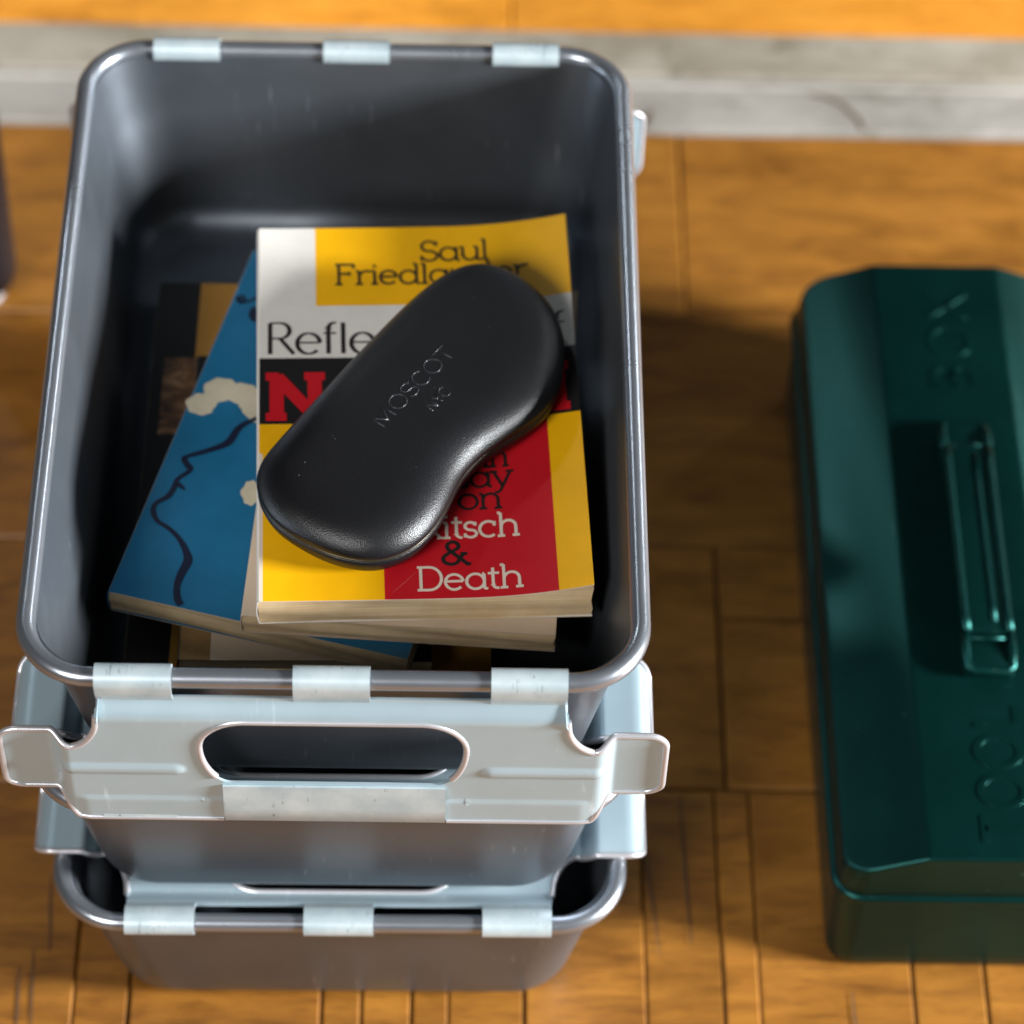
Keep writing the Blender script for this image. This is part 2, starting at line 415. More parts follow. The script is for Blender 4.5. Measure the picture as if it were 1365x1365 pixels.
# -- handle plate, in (x, v, n): v away from the hinge, n up while folded inward
SX, SV0, SV1 = 0.0562, 0.0212, 0.0680      # slot
def slot_top(x):
    a = abs(x); r = 0.0195
    if a < SX - r: return SV0
    q = (a - (SX - r)) / r
    return SV0 + 0.0195 * (1 - math.sqrt(max(0, 1 - q * q)))
def slot_bot(x):
    a = abs(x); r = 0.013
    if a < SX - r: return SV1
    q = (a - (SX - r)) / r
    return SV1 - (SV1 - SV0 - 0.0195) * (1 - math.sqrt(max(0, 1 - q * q)))
EARN, EAR0, EAR1, PEND, CURL = 0.0060, 0.0345, 0.0775, 0.0958, 0.0062
XE = 0.1325
def p_top(x):
    a = abs(x)
    if a <= 0.0975: return 0.0104
    if a <= 0.0979: return 0.0104 + (0.0190 - 0.0104) * (a - 0.0975) / 0.0004
    if a <= 0.111:
        q = (a - 0.0979) / 0.0145
        return 0.0190 + 0.0230 * math.sqrt(max(0, 1 - (1 - q) ** 2))
    base = 0.0413 + (EAR0 - 0.0413) * sstep(0.111, 0.119, a)
    if a > XE:
        q = (a - XE) / 0.008; base += 0.006 * (1 - math.sqrt(max(0, 1 - q * q)))
    return base
def p_bot(x):
    a = abs(x)
    base = PEND - (PEND - EAR1) * sstep(0.1095, 0.118, a)
    if a > XE:
        q = (a - XE) / 0.008; base -= 0.008 * (1 - math.sqrt(max(0, 1 - q * q)))
    return base
def p_n(x, v):
    a = abs(x)
    body = -0.0014 - 0.0055 * sstep(0.0100, 0.0215, v)
    # pressed rib on each wing
    if 0.055 < a < 0.118:
        dx = max(0.0665 - a, 0, a - 0.111); d = math.hypot(dx, v - 0.0575)
        body -= 0.0013 * (1 - sstep(0.0012, 0.0040, d))
    # lowest band turned out a little
    body -= 0.0008 * sstep(0.0790, 0.0815, v) * (1 - sstep(0.105, 0.112, a))
    k = sstep(0.1115, 0.1195, a)
    n = body * (1 - k) + EARN * k
    if a > XE:
        q = min(1, (a - XE) / 0.008); n -= CURL * (1 - math.sqrt(max(0, 1 - q * q)))
    return n
def plate_mesh():
    V, F = [], []
    def grid(xs, lo, hi, m):
        b = len(V)
        for x in xs:
            a, c = lo(x), hi(x)
            for k in range(m + 1):
                v = a + (c - a) * k / m; V.append((x, v, p_n(x, v)))
        for i in range(len(xs) - 1):
            for k in range(m):
                p = b + i * (m + 1) + k
                F.append((p, p + m + 1, p + m + 2, p + 1))
    mid = SV0 + 0.0195
    wing = [SX + (0.0975 - SX) * k / 26 for k in range(27)] + [0.0979] + [0.0979 + (XE - 0.0979) * (k / 34) ** 1.15 for k in range(1, 35)] + [XE + 0.008 * math.sin(rad(90 * k / 7)) for k in range(1, 8)]
    cen = [-SX + 2 * SX * k / 90 for k in range(91)]
    sg = [-SX * math.cos(pi * k / 90) for k in range(91)]
    for s in (-1, 1):
        xs = [s * a for a in wing]
        if s < 0: xs = xs[::-1]
        xs2 = [x for x in xs]
        # upper half and lower half share the row at mid
        def midc(x): return max(p_top(x) + 0.002, mid)
        grid(xs2, p_top, midc, 40); grid(xs2, midc, p_bot, 44)
    grid(sg, p_top, slot_top, 40); grid(sg, slot_bot, p_bot, 44)
    bm = bmesh.new()
    vv = [bm.verts.new(p) for p in V]
    for f in F:
        try: bm.faces.new([vv[i] for i in f])
        except ValueError: pass
    bmesh.ops.remove_doubles(bm, verts=bm.verts, dist=2e-5)
    bmesh.ops.dissolve_degenerate(bm, edges=bm.edges, dist=1e-6)
    bmesh.ops.recalc_face_normals(bm, faces=bm.faces)
    if sum(f.normal.z for f in bm.faces) < 0: bmesh.ops.reverse_faces(bm, faces=bm.faces)
    bmesh.ops.solidify(bm, geom=bm.faces[:], thickness=0.0012)
    me = bpy.data.meshes.new('handle_plate'); bm.to_mesh(me); bm.free()
    me.materials.append(M['plate'])
    me.polygons.foreach_set('use_smooth', [True] * len(me.polygons)); me.set_sharp_from_angle(angle=rad(50))
    return me
def mesh_of(name, vf, mat, sharp=50):
    me = bpy.data.meshes.new(name); me.from_pydata([tuple(p) for p in vf[0]], [], vf[1]); me.update(); me.materials.append(mat)
    me.polygons.foreach_set('use_smooth', [True] * len(me.polygons)); me.set_sharp_from_angle(angle=rad(sharp)); return me
def bead_mesh():
    L = []
    r = 0.0015
    off = -0.0006
    up_ = [(-SX * math.cos(pi * k / 60)) for k in range(61)]
    path = [(x, slot_top(x), p_n(x, slot_top(x)) + off) for x in up_]
    lo = [(-SX * math.cos(pi * k / 60)) for k in range(61)]
    left = [(x, slot_bot(x), p_n(x, slot_bot(x)) + off) for x in lo if x < -0.049]
    right = [(x, slot_bot(x), p_n(x, slot_bot(x)) + off) for x in lo if x > 0.049]
    L.append(tube(left[::-1] + path[1:-1] + right[::-1], r, 8))
    for s in (-1, 1):
        a = 0.0979; pts = []
        while a < XE: pts.append(a); a += 0.0007
        pts += [XE + 0.008 * math.sin(rad(90 * k / 8)) for k in range(0, 9)]
        top = [(s * x, p_top(x), p_n(x, p_top(x)) + off) for x in pts]
        bot = [(s * x, p_bot(x), p_n(x, p_bot(x)) + off) for x in pts if x > 0.1]
        inner = [(s * x, p_bot(x), p_n(x, p_bot(x)) + off) for x in (0.048, 0.07, 0.09, 0.1)]
        L.append(tube(top + bot[::-1] + inner[::-1], r, 8))
    return join_parts(L)
plate_me, bead_me = {}, {}
for pose_, (EARN, EAR0, EAR1, CURL) in (('in', (0.0060, 0.0345, 0.0775, 0.0062)), ('out', (-0.0010, 0.0375, 0.0810, 0.0012))):
    plate_me[pose_] = plate_mesh(); bead_me[pose_] = mesh_of('edge_bead', bead_mesh(), M['bare'])
def strip(profile, x0, x1, t, nx=2):
    # profile of (v, n) swept along x, with thickness
    pts = [Vector(p) for p in profile]; outl = []
    for i, p in enumerate(pts):
        d = (pts[min(i + 1, len(pts) - 1)] - pts[max(i - 1, 0)]).normalized(); nn = Vector((-d.y, d.x))
        outl.append((p + nn * t / 2, p - nn * t / 2))
    loop = [a for a, _ in outl] + [b for _, b in outl[::-1]]
    rings = [[(x0 + (x1 - x0) * k / nx, q.x, q.y) for q in loop] for k in range(nx + 1)]
    return loft(rings, True, True, True)
def arc2(cx, cy, r, a0, a1, n): return [(cx + r * math.cos(rad(a0 + (a1 - a0) * k / n)), cy + r * math.sin(rad(a0 + (a1 - a0) * k / n))) for k in range(n + 1)]
RW = RT + 0.0009
prof_in = [(0.0120, -0.0026), (0.0098, -0.0008), (0.0072, 0.0022), (0.0045, 0.0044)] + arc2(0, 0, RW, 82, 290, 16)
prof_out = [(0.0120, -0.0026), (0.0098, -0.0032), (0.0070, -0.0044), (0.0040, -0.0051)] + arc2(0, 0, RW, -82, -300, 16)
tab_me = {}
for k, pr in (('in', prof_in), ('out', prof_out)):
    for j, cx in enumerate((-0.0815, 0.0, 0.0815)):
        tab_me[k, j] = mesh_of('hinge_tab', strip(pr, cx - 0.0158, cx + 0.0158, 0.0012), M['worn'])
grip_prof = [(v_, p_n(0, min(v_, 0.0950)) + d_) for v_, d_ in ((0.0692, -0.0019), (0.074, -0.0022), (0.085, -0.0022), (0.0950, -0.0019), (0.0968, -0.0003), (0.0954, 0.0014), (0.085, 0.0017), (0.074, 0.0017))]
grip_me = mesh_of('grip', strip(grip_prof, -0.0475, 0.0475, 0.0012), M['worn'])

def inst(name, me, parent):
    o = bpy.data.objects.new(name, me); C.objects.link(o); o.parent = parent; return o
shell_me = mesh_of('shell', (shell_v, shell_f), M['steel'], 60)
rim_me = mesh_of('rim', (rim_v, rim_f), M['rim'], 60)
def bin_(label, z, rz, poses, dx=0.0):
    b = thing('steel_bin', label, 'bin', (dx, 0, z), rz, 'grey steel bins nested in one stack')
    inst('shell', shell_me, b); inst('rim', rim_me, b)
    for side, pose in zip((1, -1), poses):          # front hinge, back hinge
        pl = inst('handle_plate', plate_me[pose], b)
        m = Matrix.Translation((0, -side * HL, BH)) @ Matrix.Rotation(0 if side > 0 else pi, 4, 'Z')
        if pose == 'out': m = m @ Matrix.Rotation(rad(-88), 4, 'X')
        pl.matrix_local = m
        inst('edge_bead', bead_me[pose], pl); inst('grip', grip_me, pl)
        for j in range(3): inst('hinge_tab', tab_me[pose, j], pl)
    return b
PITCHZ = 0.0953
bin_('bottom grey steel bin of the stack standing on the wooden floor', 0.0, rad(0.25), ('in', 'in'), -0.0012)
bin_('middle grey steel bin, mostly hidden between the other two bins', PITCHZ, rad(0.1), ('in', 'in'), -0.0028)
ZA = 2 * PITCHZ
bin_('open top grey steel bin of the stack, holding books', ZA, 0.0, ('out', 'out'))

# ---------------------------------------------------------------- stroke lettering
def A_(cx, cy, rx, ry, a0, a1, n=18):
    return [(cx + rx * math.cos(rad(a0 + (a1 - a0) * k / n)), cy + ry * math.sin(rad(a0 + (a1 - a0) * k / n))) for k in range(n + 1)]
X = 0.66
def ft(x, y=0, w_=0.13): return [(x - w_, y), (x + w_, y)]
G = {
 'S': (0.70, [A_(.33, .745, .27, .255, 20, 270) + A_(.33, .25, .29, .25, 90, -155)[1:]], [[(.59, .98), (.59, .76)], [(.05, .02), (.05, .25)]]),
 'a': (0.76, [A_(.33, .33, .30, .33, 0, 360, 28), [(.63, X), (.63, 0)]], [[(.63, 0), (.75, 0)], [(.57, X), (.63, X)]]),
 'u': (0.78, [[(.10, X), (.10, .27)] + A_(.36, .27, .26, .27, 180, 360), [(.62, X), (.62, 0)]], [[(-.02, X), (.10, X)], [(.50, X), (.62, X)], [(.62, 0), (.75, 0)]]),
 'l': (0.30, [[(.12, 1), (.12, 0)]], [[(0, 1), (.12, 1)], ft(.12)]),
 'F': (0.74, [[(.12, 1), (.12, 0)], [(.12, 1), (.66, 1)], [(.12, .53), (.50, .53)]], [ft(.12), [(0, 1), (.12, 1)], [(.66, 1), (.66, .80)], [(.50, .62), (.50, .44)]]),
 'r': (0.56, [[(.12, X), (.12, 0)], A_(.40, .36, .28, .30, 180, 60)], [[(0, X), (.12, X)], ft(.12)]),
 'i': (0.30, [[(.12, X), (.12, 0)], [(.12, .84), (.12, .98)]], [[(0, X), (.12, X)], ft(.12)]),
 'e': (0.72, [[(.03, .36), (.63, .36)], A_(.33, .33, .30, .33, 5, 318, 26)], []),
 'd': (0.80, [A_(.33, .33, .30, .33, 0, 360, 28), [(.63, 1), (.63, 0)]], [[(.51, 1), (.63, 1)], [(.63, 0), (.76, 0)]]),
 'n': (0.80, [[(.12, X), (.12, 0)], A_(.38, .38, .26, .28, 180, 0) + [(.64, 0)]], [[(0, X), (.12, X)], ft(.12), ft(.64)]),
 'h': (0.80, [[(.12, 1), (.12, 0)], A_(.38, .38, .26, .28, 180, 0) + [(.64, 0)]], [[(0, 1), (.12, 1)], ft(.12), ft(.64)]),
 'o': (0.72, [A_(.33, .33, .31, .33, 0, 360, 28)], []),
 'c': (0.66, [A_(.33, .33, .31, .33, 48, 312, 24)], [[(.54, X), (.54, .46)]]),
 's': (0.56, [A_(.25, .485, .19, .165, 30, 270, 14) + A_(.25, .16, .21, .16, 90, -150, 14)[1:]], [[(.42, X), (.42, .5)], [(.06, 0), (.06, .17)]]),
 't': (0.42, [[(.17, .9), (.17, .16)] + A_(.32, .16, .15, .16, 180, 290, 8), [(.0, X), (.38, X)]], []),
 'f': (0.40, [[(.13, 0), (.13, .8)] + A_(.30, .80, .17, .20, 180, 75, 8), [(.0, X), (.34, X)]], [ft(.13)]),
 'y': (0.72, [[(.06, X), (.34, 0)], [(.64, X), (.28, -.20), (.20, -.28), (.08, -.28)]], [ft(.06, X), ft(.62, X)]),
 'k': (0.70, [[(.12, 1), (.12, 0)], [(.56, X), (.14, .28)], [(.28, .40), (.62, 0)]], [[(0, 1), (.12, 1)], ft(.12), ft(.56, X), ft(.62)]),
 'K': (0.86, [[(.12, 1), (.12, 0)], [(.72, 1), (.14, .38)], [(.32, .56), (.76, 0)]], [ft(.12), ft(.12, 1), ft(.72, 1), ft(.76)]),
 'D': (0.92, [[(.12, 1), (.12, 0)], [(.0, 1), (.40, 1)] + A_(.40, .5, .42, .5, 90, -90)[1:] + [(.0, 0)]], []),
 'E': (0.74, [[(.12, 1), (.12, 0)], [(0, 1), (.64, 1)], [(.12, .52), (.5, .52)], [(0, 0), (.66, 0)]], [[(.64, 1), (.64, .8)], [(.66, 0), (.66, .22)]]),
 'A': (0.88, [[(.10, 0), (.42, 1), (.74, 0)], [(.22, .34), (.62, .34)]], [ft(.10), ft(.74)]),
 'R': (0.76, [[(.08, 1), (.08, 0)], [(.08, 1), (.34, 1)] + A_(.34, .75, .25, .25, 90, -90)[1:] + [(.08, .5)], [(.34, .5), (.70, 0)]], [ft(.08), ft(.7)]),
 'N': (0.98, [[(.16, 1), (.16, 0)], [(.16, 1), (.78, 0)], [(.78, 0), (.78, 1)]], [ft(.15, 0, .17), [(-.02, 1), (.2, 1)], ft(.78, 1, .17)]),
 'Z': (0.82, [[(.06, 1), (.70, 1)], [(.70, 1), (.08, 0)], [(.08, 0), (.74, 0)]], [[(.08, 1), (.08, .74)], [(.72, 0), (.72, .28)]]),
 'I': (0.44, [[(.20, 1), (.20, 0)]], [ft(.2, 0, .18), ft(.2, 1, .18)]),
 'M': (1.16, [[(.16, 1), (.16, 0)], [(.16, 1), (.55, .12)], [(.55, .12), (.94, 1)], [(.94, 1), (.94, 0)]], [ft(.16, 0, .17), [(-.02, 1), (.2, 1)], ft(.94, 0, .17), [(.9, 1), (1.12, 1)]]),
 'T': (0.76, [[(.36, 1), (.36, 0)], [(.02, 1), (.70, 1)]], []),
 'O': (0.88, [A_(.42, .5, .38, .5, 0, 360, 32)], []),
 'B': (0.76, [[(.10, 1), (.10, 0)], [(.10, 1), (.36, 1)] + A_(.36, .76, .22, .24, 90, -90, 12)[1:] + [(.10, .52)], [(.36, .52)] + A_(.38, .26, .26, .26, 90, -90, 12)[1:] + [(.10, 0)]], []),
 'X': (0.78, [[(.06, 1), (.68, 0)], [(.68, 1), (.06, 0)]], []),
 'L': (0.64, [[(.10, 1), (.10, 0), (.58, 0)]], []),
 'C': (0.82, [A_(.42, .5, .38, .5, 50, 310, 26)], []),
 'Y': (0.76, [[(.04, 1), (.36, .45), (.68, 1)], [(.36, .45), (.36, 0)]], []),
 '&': (0.86, [[(.78, 0), (.22, .66)] + A_(.36, .80, .17, .19, 215, -20, 12) + [(.50, .70), (.20, .46)] + A_(.30, .23, .24, .23, 135, 320, 14) + [(.66, .46)]], [ft(.68, .46, .1), ft(.8, 0, .08)]),
 ' ': (0.42, [], []),
}
def stroke_strip(pts, hw, contrast):
    L, R_ = [], []
    n = len(pts); closed = n > 3 and (Vector(pts[0]) - Vector(pts[-1])).length < 1e-6
    for i in range(n):
        p = Vector(pts[i])
        if closed and i in (0, n - 1): d0 = Vector(pts[-1]) - Vector(pts[-2]); d1 = Vector(pts[1]) - Vector(pts[0])
        else:
            d0 = p - Vector(pts[max(i - 1, 0)]) if i else Vector(pts[1]) - p
            d1 = Vector(pts[min(i + 1, n - 1)]) - p if i < n - 1 else d0
        d0 = d0.normalized(); d1 = d1.normalized(); m = (d0 + d1)
        m = m.normalized() if m.length > 1e-6 else d0
        nn = Vector((-m.y, m.x)); k = 1.0 / max(0.45, nn.dot(Vector((-d0.y, d0.x))))
        h = hw * (1 - contrast * (1 - abs(m.y)))
        L.append(p + nn * h * k); R_.append(p - nn * h * k)
    return L, R_
def text_geo(s, x0, x1, base, cap, stroke, serif=True, contrast=0.0, heavy=None, zf=None, track=0.0, rot=None):
    adv = sum(G[c][0] + track for c in s) - track
    sx = (x1 - x0) / adv; V, F = [], []; cx = 0.0; lay = 0
    for ch in s:
        a, main, ser = G[ch]
        todo = [(p, stroke) for p in main] + ([(p, heavy or stroke) for p in ser] if serif else [])
        for p, st in todo:
            q = [(x0 + (cx + px) * sx, base + py * cap) for px, py in p]
            # split long segments so they follow a bent surface
            r = [q[0]]
            for a0, b0 in zip(q[:-1], q[1:]):
                m = max(1, int(math.hypot(b0[0] - a0[0], b0[1] - a0[1]) / 0.006))
                r += [(a0[0] + (b0[0] - a0[0]) * k / m, a0[1] + (b0[1] - a0[1]) * k / m) for k in range(1, m + 1)]
            L, R_ = stroke_strip(r, st * cap / 2, contrast)
            b = len(V); lay += 1; e = 6e-6 * (lay % 9)
            for l, rr_ in zip(L, R_):
                V.append((l.x, l.y, zf(l.x, l.y) + e)); V.append((rr_.x, rr_.y, zf(rr_.x, rr_.y) + e))
            for i in range(len(L) - 1): F.append((b + 2 * i, b + 2 * i + 1, b + 2 * i + 3, b + 2 * i + 2))
        cx += a + track
    return V, F

# ---------------------------------------------------------------- books
class Book:
    """local frame: x across the cover from the spine, y up the cover, z up; origin = lower left corner"""
    def __init__(s, name, label, bl, rz, w_, h, z0, t, pm, mats, region, lift=None, nx=30, ny=40, inset=0.0004, spine=None, cuts=((), ())):
        s.o = thing(name, label, 'book', (bl[0], bl[1], z0), rz, None)
        s.bl, s.rz, s.w, s.h, s.t = bl, rz, w_, h, t
        s.lift = lift or (lambda x, y: 0.0)
        ct = 0.0005
        spine = spine or mats[0]
        xs = sorted(set([w_ * k / nx for k in range(nx + 1)] + list(cuts[0]))); ys = sorted(set([h * k / ny for k in range(ny + 1)] + list(cuts[1])))
        def sheet(nm, zt, ml, reg, wgt):
            V, F, I = [], [], []
            for lay in (0, 1):
                for x in xs:
                    for y in ys: V.append((x, y, zt - lay * ct + wgt * s.lift(x, y)))
            ny_ = len(ys); off = len(xs) * ny_
            for i in range(len(xs) - 1):
                for j in range(ny_ - 1):
                    a = i * ny_ + j; q = (a, a + ny_, a + ny_ + 1, a + 1)
                    F.append(q); I.append(reg((xs[i] + xs[i + 1]) / 2, (ys[j] + ys[j + 1]) / 2))
                    F.append(tuple(k + off for k in q[::-1])); I.append(len(ml) - 1)
            edge = [i * ny_ for i in range(len(xs))] + [(len(xs) - 1) * ny_ + j for j in range(1, ny_)] + [i * ny_ + ny_ - 1 for i in range(len(xs) - 2, -1, -1)] + [j for j in range(ny_ - 2, 0, -1)]
            for a, b in zip(edge, edge[1:] + edge[:1]): F.append((a, a + off, b + off, b)); I.append(len(ml) - 1)
            return mk(nm, V, F, ml, s.o, True, I, 40)
        s.cover = sheet('front_cover', t, mats, region, 1.0)
        sheet('back_cover', ct, [spine, M['c_cream']], lambda x, y: 0, 0.0)
        # pages: a block whose fore edge is slightly hollow and uneven
        V = []
        px = [-0.0005 + (w_ - inset + 0.0005) * k / nx for k in range(nx + 1)]; py = [inset + (h - 2 * inset) * k / ny for k in range(ny + 1)]
        nz = 6
        idx = {}
        def pv(x, y, k):
            f = k / nz; z = ct + 0.0001 + (t - 2 * ct - 0.0002) * f
            key = (round(x, 6), round(y, 6), k)
            if key not in idx:
                jx = 0.0005 * math.sin(f * 9 + y * 60) if x > w_ - inset - 1e-5 else 0
                jy = 0.0005 * math.sin(f * 8 + x * 50) if (y < inset + 1e-6 or y > h - inset - 1e-6) else 0
                idx[key] = len(V); V.append((x + jx, y + jy, z + s.lift(x, y) * f))
            return idx[key]
        F = []
        for i in range(nx):
            for j in range(ny):
                for k in (0, nz):
                    q = (pv(px[i], py[j], k), pv(px[i + 1], py[j], k), pv(px[i + 1], py[j + 1], k), pv(px[i], py[j + 1], k))
                    F.append(q if k else q[::-1])
        for k in range(nz):
            for i in range(nx):
                F.append((pv(px[i], py[0], k), pv(px[i + 1], py[0], k), pv(px[i + 1], py[0], k + 1), pv(px[i], py[0], k + 1)))
                F.append((pv(px[i + 1], py[-1], k), pv(px[i], py[-1], k), pv(px[i], py[-1], k + 1), pv(px[i + 1], py[-1], k + 1)))
            for j in range(ny):
                F.append((pv(px[-1], py[j], k), pv(px[-1], py[j + 1], k), pv(px[-1], py[j + 1], k + 1), pv(px[-1], py[j], k + 1)))
                F.append((pv(px[0], py[j + 1], k), pv(px[0], py[j], k), pv(px[0], py[j], k + 1), pv(px[0], py[j + 1], k + 1)))
        mk('page_block', V, F, pm, s.o, True, None, 40)
        # spine, a rounded strip
        prof = [(0.0002, t - 0.0001), (-0.0004, t - 0.0006)] + [(-0.0008 - 0.0006 * math.sin(pi * k / 6), t - 0.001 - (t - 0.002) * k / 6) for k in range(7)] + [(-0.0004, 0.0006), (0.0002, 0.0001)]
        prof += [(a + 0.0005, b) for a, b in prof[::-1]]
        rings = [[(a, h * k / 10, b + s.lift(0, h * k / 10) * b / t) for a, b in prof] for k in range(11)]
        v, f = loft(rings, True, True, True); mk('spine', v, f, spine, s.o, True, None, 50)
    def loc(s, x, y):
        d = Vector((x - s.bl[0], y - s.bl[1])); c, q = math.cos(-s.rz), math.sin(-s.rz)
        return (d.x * c - d.y * q, d.x * q + d.y * c)
    def zf(s, e=0.00022): return lambda x, y: s.t + s.lift(x, y) + e
    def text(s, name, st, p0, p1, cap, mat, stroke=0.09, **kw):
        (xa, ya), (xb, yb) = s.loc(*p0), s.loc(*p1)
        v, f = text_geo(st, xa, xb, (ya + yb) / 2, cap, stroke, zf=s.zf(), **kw)
        return mk(name, v, f, mat, s.o, smooth=False)
    def blob(s, name, world_pts, mat, e=0.00018, local=False):
        pts = [(p if local else s.loc(*p)) for p in world_pts]; z = s.zf(e)
        mx, my = sum(p[0] for p in pts) / len(pts), sum(p[1] for p in pts) / len(pts); m_ = len(pts)
        return mk(name, [(x, y, z(x, y)) for x, y in pts] + [(mx, my, z(mx, my))], [(k, (k + 1) % m_, m_) for k in range(m_)], mat, s.o, smooth=False)
    def line(s, name, world_pts, ws, mat, e=0.0003):
        # smooth the polyline, then a ribbon of changing width
        P = [Vector(s.loc(*p)) for p in world_pts]; Q, W_ = [], []
        for i in range(len(P) - 1):
            p0, p1, p2, p3 = P[max(i - 1, 0)], P[i], P[i + 1], P[min(i + 2, len(P) - 1)]
            for k in range(6):
                t = k / 6; Q.append(0.5 * ((2 * p1) + (p2 - p0) * t + (2 * p0 - 5 * p1 + 4 * p2 - p3) * t * t + (3 * p1 - p0 - 3 * p2 + p3) * t ** 3))
                W_.append(ws[i] + (ws[i + 1] - ws[i]) * t)
        Q.append(P[-1]); W_.append(ws[-1]); z = s.zf(e); V, F = [], []
        for i, q in enumerate(Q):
            d = (Q[min(i + 1, len(Q) - 1)] - Q[max(i - 1, 0)]).normalized(); nn = Vector((-d.y, d.x)) * W_[i]
            for a in (q + nn, q - nn): V.append((a.x, a.y, z(a.x, a.y)))
            if i: F.append((2 * i - 2, 2 * i, 2 * i + 1, 2 * i - 1))
        return mk(name, V, F, mat, s.o, smooth=False)

FLZ = ZA + 0.0014
# lowest book: black and ochre
b5 = Book('paperback_book', 'black and ochre paperback with a small brown photo, lowest of the books', (-0.0960, -0.1215), rad(-0.4), 0.163, 0.2355, FLZ, 0.0125, M['pages_old'],
          [M['c_black'], M['c_ochre'], M['photo'], M['c_cream']],
          lambda x, y: 2 if (0.0050 < x < 0.0215 and 0.139 < y < 0.187) else (1 if x > 0.0195 else 0), cuts=((0.005, 0.0195, 0.0215), (0.139, 0.187)))
z = FLZ + 0.0127
b4 = Book('paperback_book', 'battered black paperback with a cream lower cover and frayed spine, under the blue book', (-0.0705, -0.1236), rad(0.6), 0.1112, 0.178, z, 0.0138, M['pages'],
          [M['c_black'], M['c_cream'], M['c_fray'], M['c_black']],
          lambda x, y: (2 if x < 0.0135 else 1) if (y < 0.05 and x < 0.085) else 0, nx=40, cuts=((0.0135, 0.085,), (0.05,)))
z += 0.0140
rb = math.atan2(-0.1313 + 0.0966, 0.0301 + 0.1023)
b3 = Book('paperback_book', 'blue paperback with a black face profile line and cream clouds, lying askew', (-0.1023, -0.0966), rb, 0.1369, 0.2145, z, 0.0133, M['pages_old'],
          [M['c_blue'], M['c_blue'], M['c_cream']], lambda x, y: 0, spine=M['c_blue'])
face = [(-0.0423, 0.0045), (-0.0496, -0.001), (-0.0543, -0.0101), (-0.0627, -0.0148), (-0.0723, -0.0187), (-0.0739, -0.0203), (-0.072, -0.024), (-0.0707, -0.0269), (-0.0761, -0.0322), (-0.077, -0.0359), (-0.0795, -0.0419), (-0.0849, -0.0464), (-0.0859, -0.0510), (-0.0836, -0.0565), (-0.0783, -0.0607), (-0.0734, -0.0664), (-0.0698, -0.0735), (-0.0687, -0.0792), (-0.0711, -0.0863), (-0.0726, -0.0934), (-0.0719, -0.1004), (-0.0700, -0.1035)]
ws = [.0010, .0016, .0019, .0014, .0011, .0013, .0015, .0012, .0011, .0013, .0014, .0011, .0013, .0010, .0010, .0011, .0015, .0021, .0019, .0014, .0016, .0015]
b3.line('profile_line', [(-0.030, 0.0125), (-0.036, 0.009)] + face, [.0008, .0010] + ws, M['c_navy'])
b3.line('mouth_line', [(-0.0771, -0.0337), (-0.0741, -0.0366), (-0.0723, -0.0383)], [.0011, .0010, .0003], M['c_navy'], 0.00034)
b3.line('curl_line', [(-0.0523, 0.0783), (-0.0536, 0.0799), (-0.0525, 0.081), (-0.0509, 0.0791), (-0.0522, 0.0762), (-0.0541, 0.0774), (-0.0548, 0.0799), (-0.0522, 0.0767), (-0.0475, 0.0784), (-0.0432, 0.0819)], [.0005, .0006, .0006, .0006, .0006, .0006, .0005, .0006, .0007, .0008], M['c_navy'], 0.00026)
b3.line('curl_line', [(-0.046, 0.0735), (-0.0468, 0.0695), (-0.0455, 0.066), (-0.041, 0.0655)], [.0012, .0019, .0017, .001], M['c_navy'])
def puff(cx, cy, rx, ry, k, e, mat):
    pts = [(cx + (rx + 0.0005 * math.sin(5 * a + k)) * math.cos(a), cy + (ry + 0.0004 * math.sin(7 * a + k)) * math.sin(a)) for a in [2 * pi * j / 72 for j in range(72)]]
    b3.blob('cloud', pts, mat, e)
puff(-0.0672, 0.0130, 0.0078, 0.0066, 0, 0.00012, M['c_cloud']); puff(-0.0590, 0.0215, 0.0085, 0.0075, 1, 0.00014, M['c_cloud'])
puff(-0.0495, 0.0185, 0.0085, 0.0075, 2, 0.00016, M['c_cloud']); puff(-0.0400, 0.0130, 0.009, 0.011, 3, 0.00018, M['c_cloud'])
puff(-0.0560, 0.0090, 0.0062, 0.0062, 4, 0.00021, M['c_blue']); puff(-0.0425, -0.0395, 0.0042, 0.0072, 5, 0.00014, M['c_cloud'])
v, f = text_geo('EM', 0, 0.0048, 0, 0.0028, 0.16, serif=False, zf=lambda x, y: 0.0)
lx, ly = b3.loc(0.0262, -0.1203)
mk('lettering', [(lx - y, ly + x, b3.t + 0.0003) for x, y, _ in v], f, M['c_navy'], b3.o, smooth=False)
z += 0.0135
b2 = Book('paperback_book', 'cream spined paperback directly beneath the red and yellow book', (-0.0418, -0.1180), rad(-3.6), 0.1365, 0.203, z, 0.0122, M['pages'],
          [M['c_cream'], M['c_cream']], lambda x, y: 0, lift=lambda x, y: -0.0 + 0.0 * x)
z += 0.0124
def lift1(x, y):
    u = x / 0.1445; q = y / 0.2206
    return 0.0068 * max(0, (u - 0.62) / 0.38) ** 2 * (0.75 + 0.25 * abs(2 * q - 1)) - 0.0007 * math.sin(pi * min(1, u)) + 0.0008
def reg1(x, y):
    if y > 0.1712: return 1 if x > 0.0262 else 0
    if y > 0.1392: return 0
    if y > 0.0998: return 3
    if x < 0.0016 and y < 0.085: return 4
    return 2 if 0.0542 < x < 0.1295 else 1
B1R = rad(2.6)
b1 = Book('paperback_book', 'red, yellow and white paperback with large lettering on top of the pile', (-0.0339, -0.1228), B1R, 0.1445, 0.2206, z, 0.0155, M['pages'],
          [M['c_white'], M['c_yellow'], M['c_red'], M['c_black'], M['c_pink']], reg1, lift=lift1, cuts=((0.0016, 0.0262, 0.0542, 0.1295), (0.1712, 0.1392, 0.0998)), spine=M['c_white'])
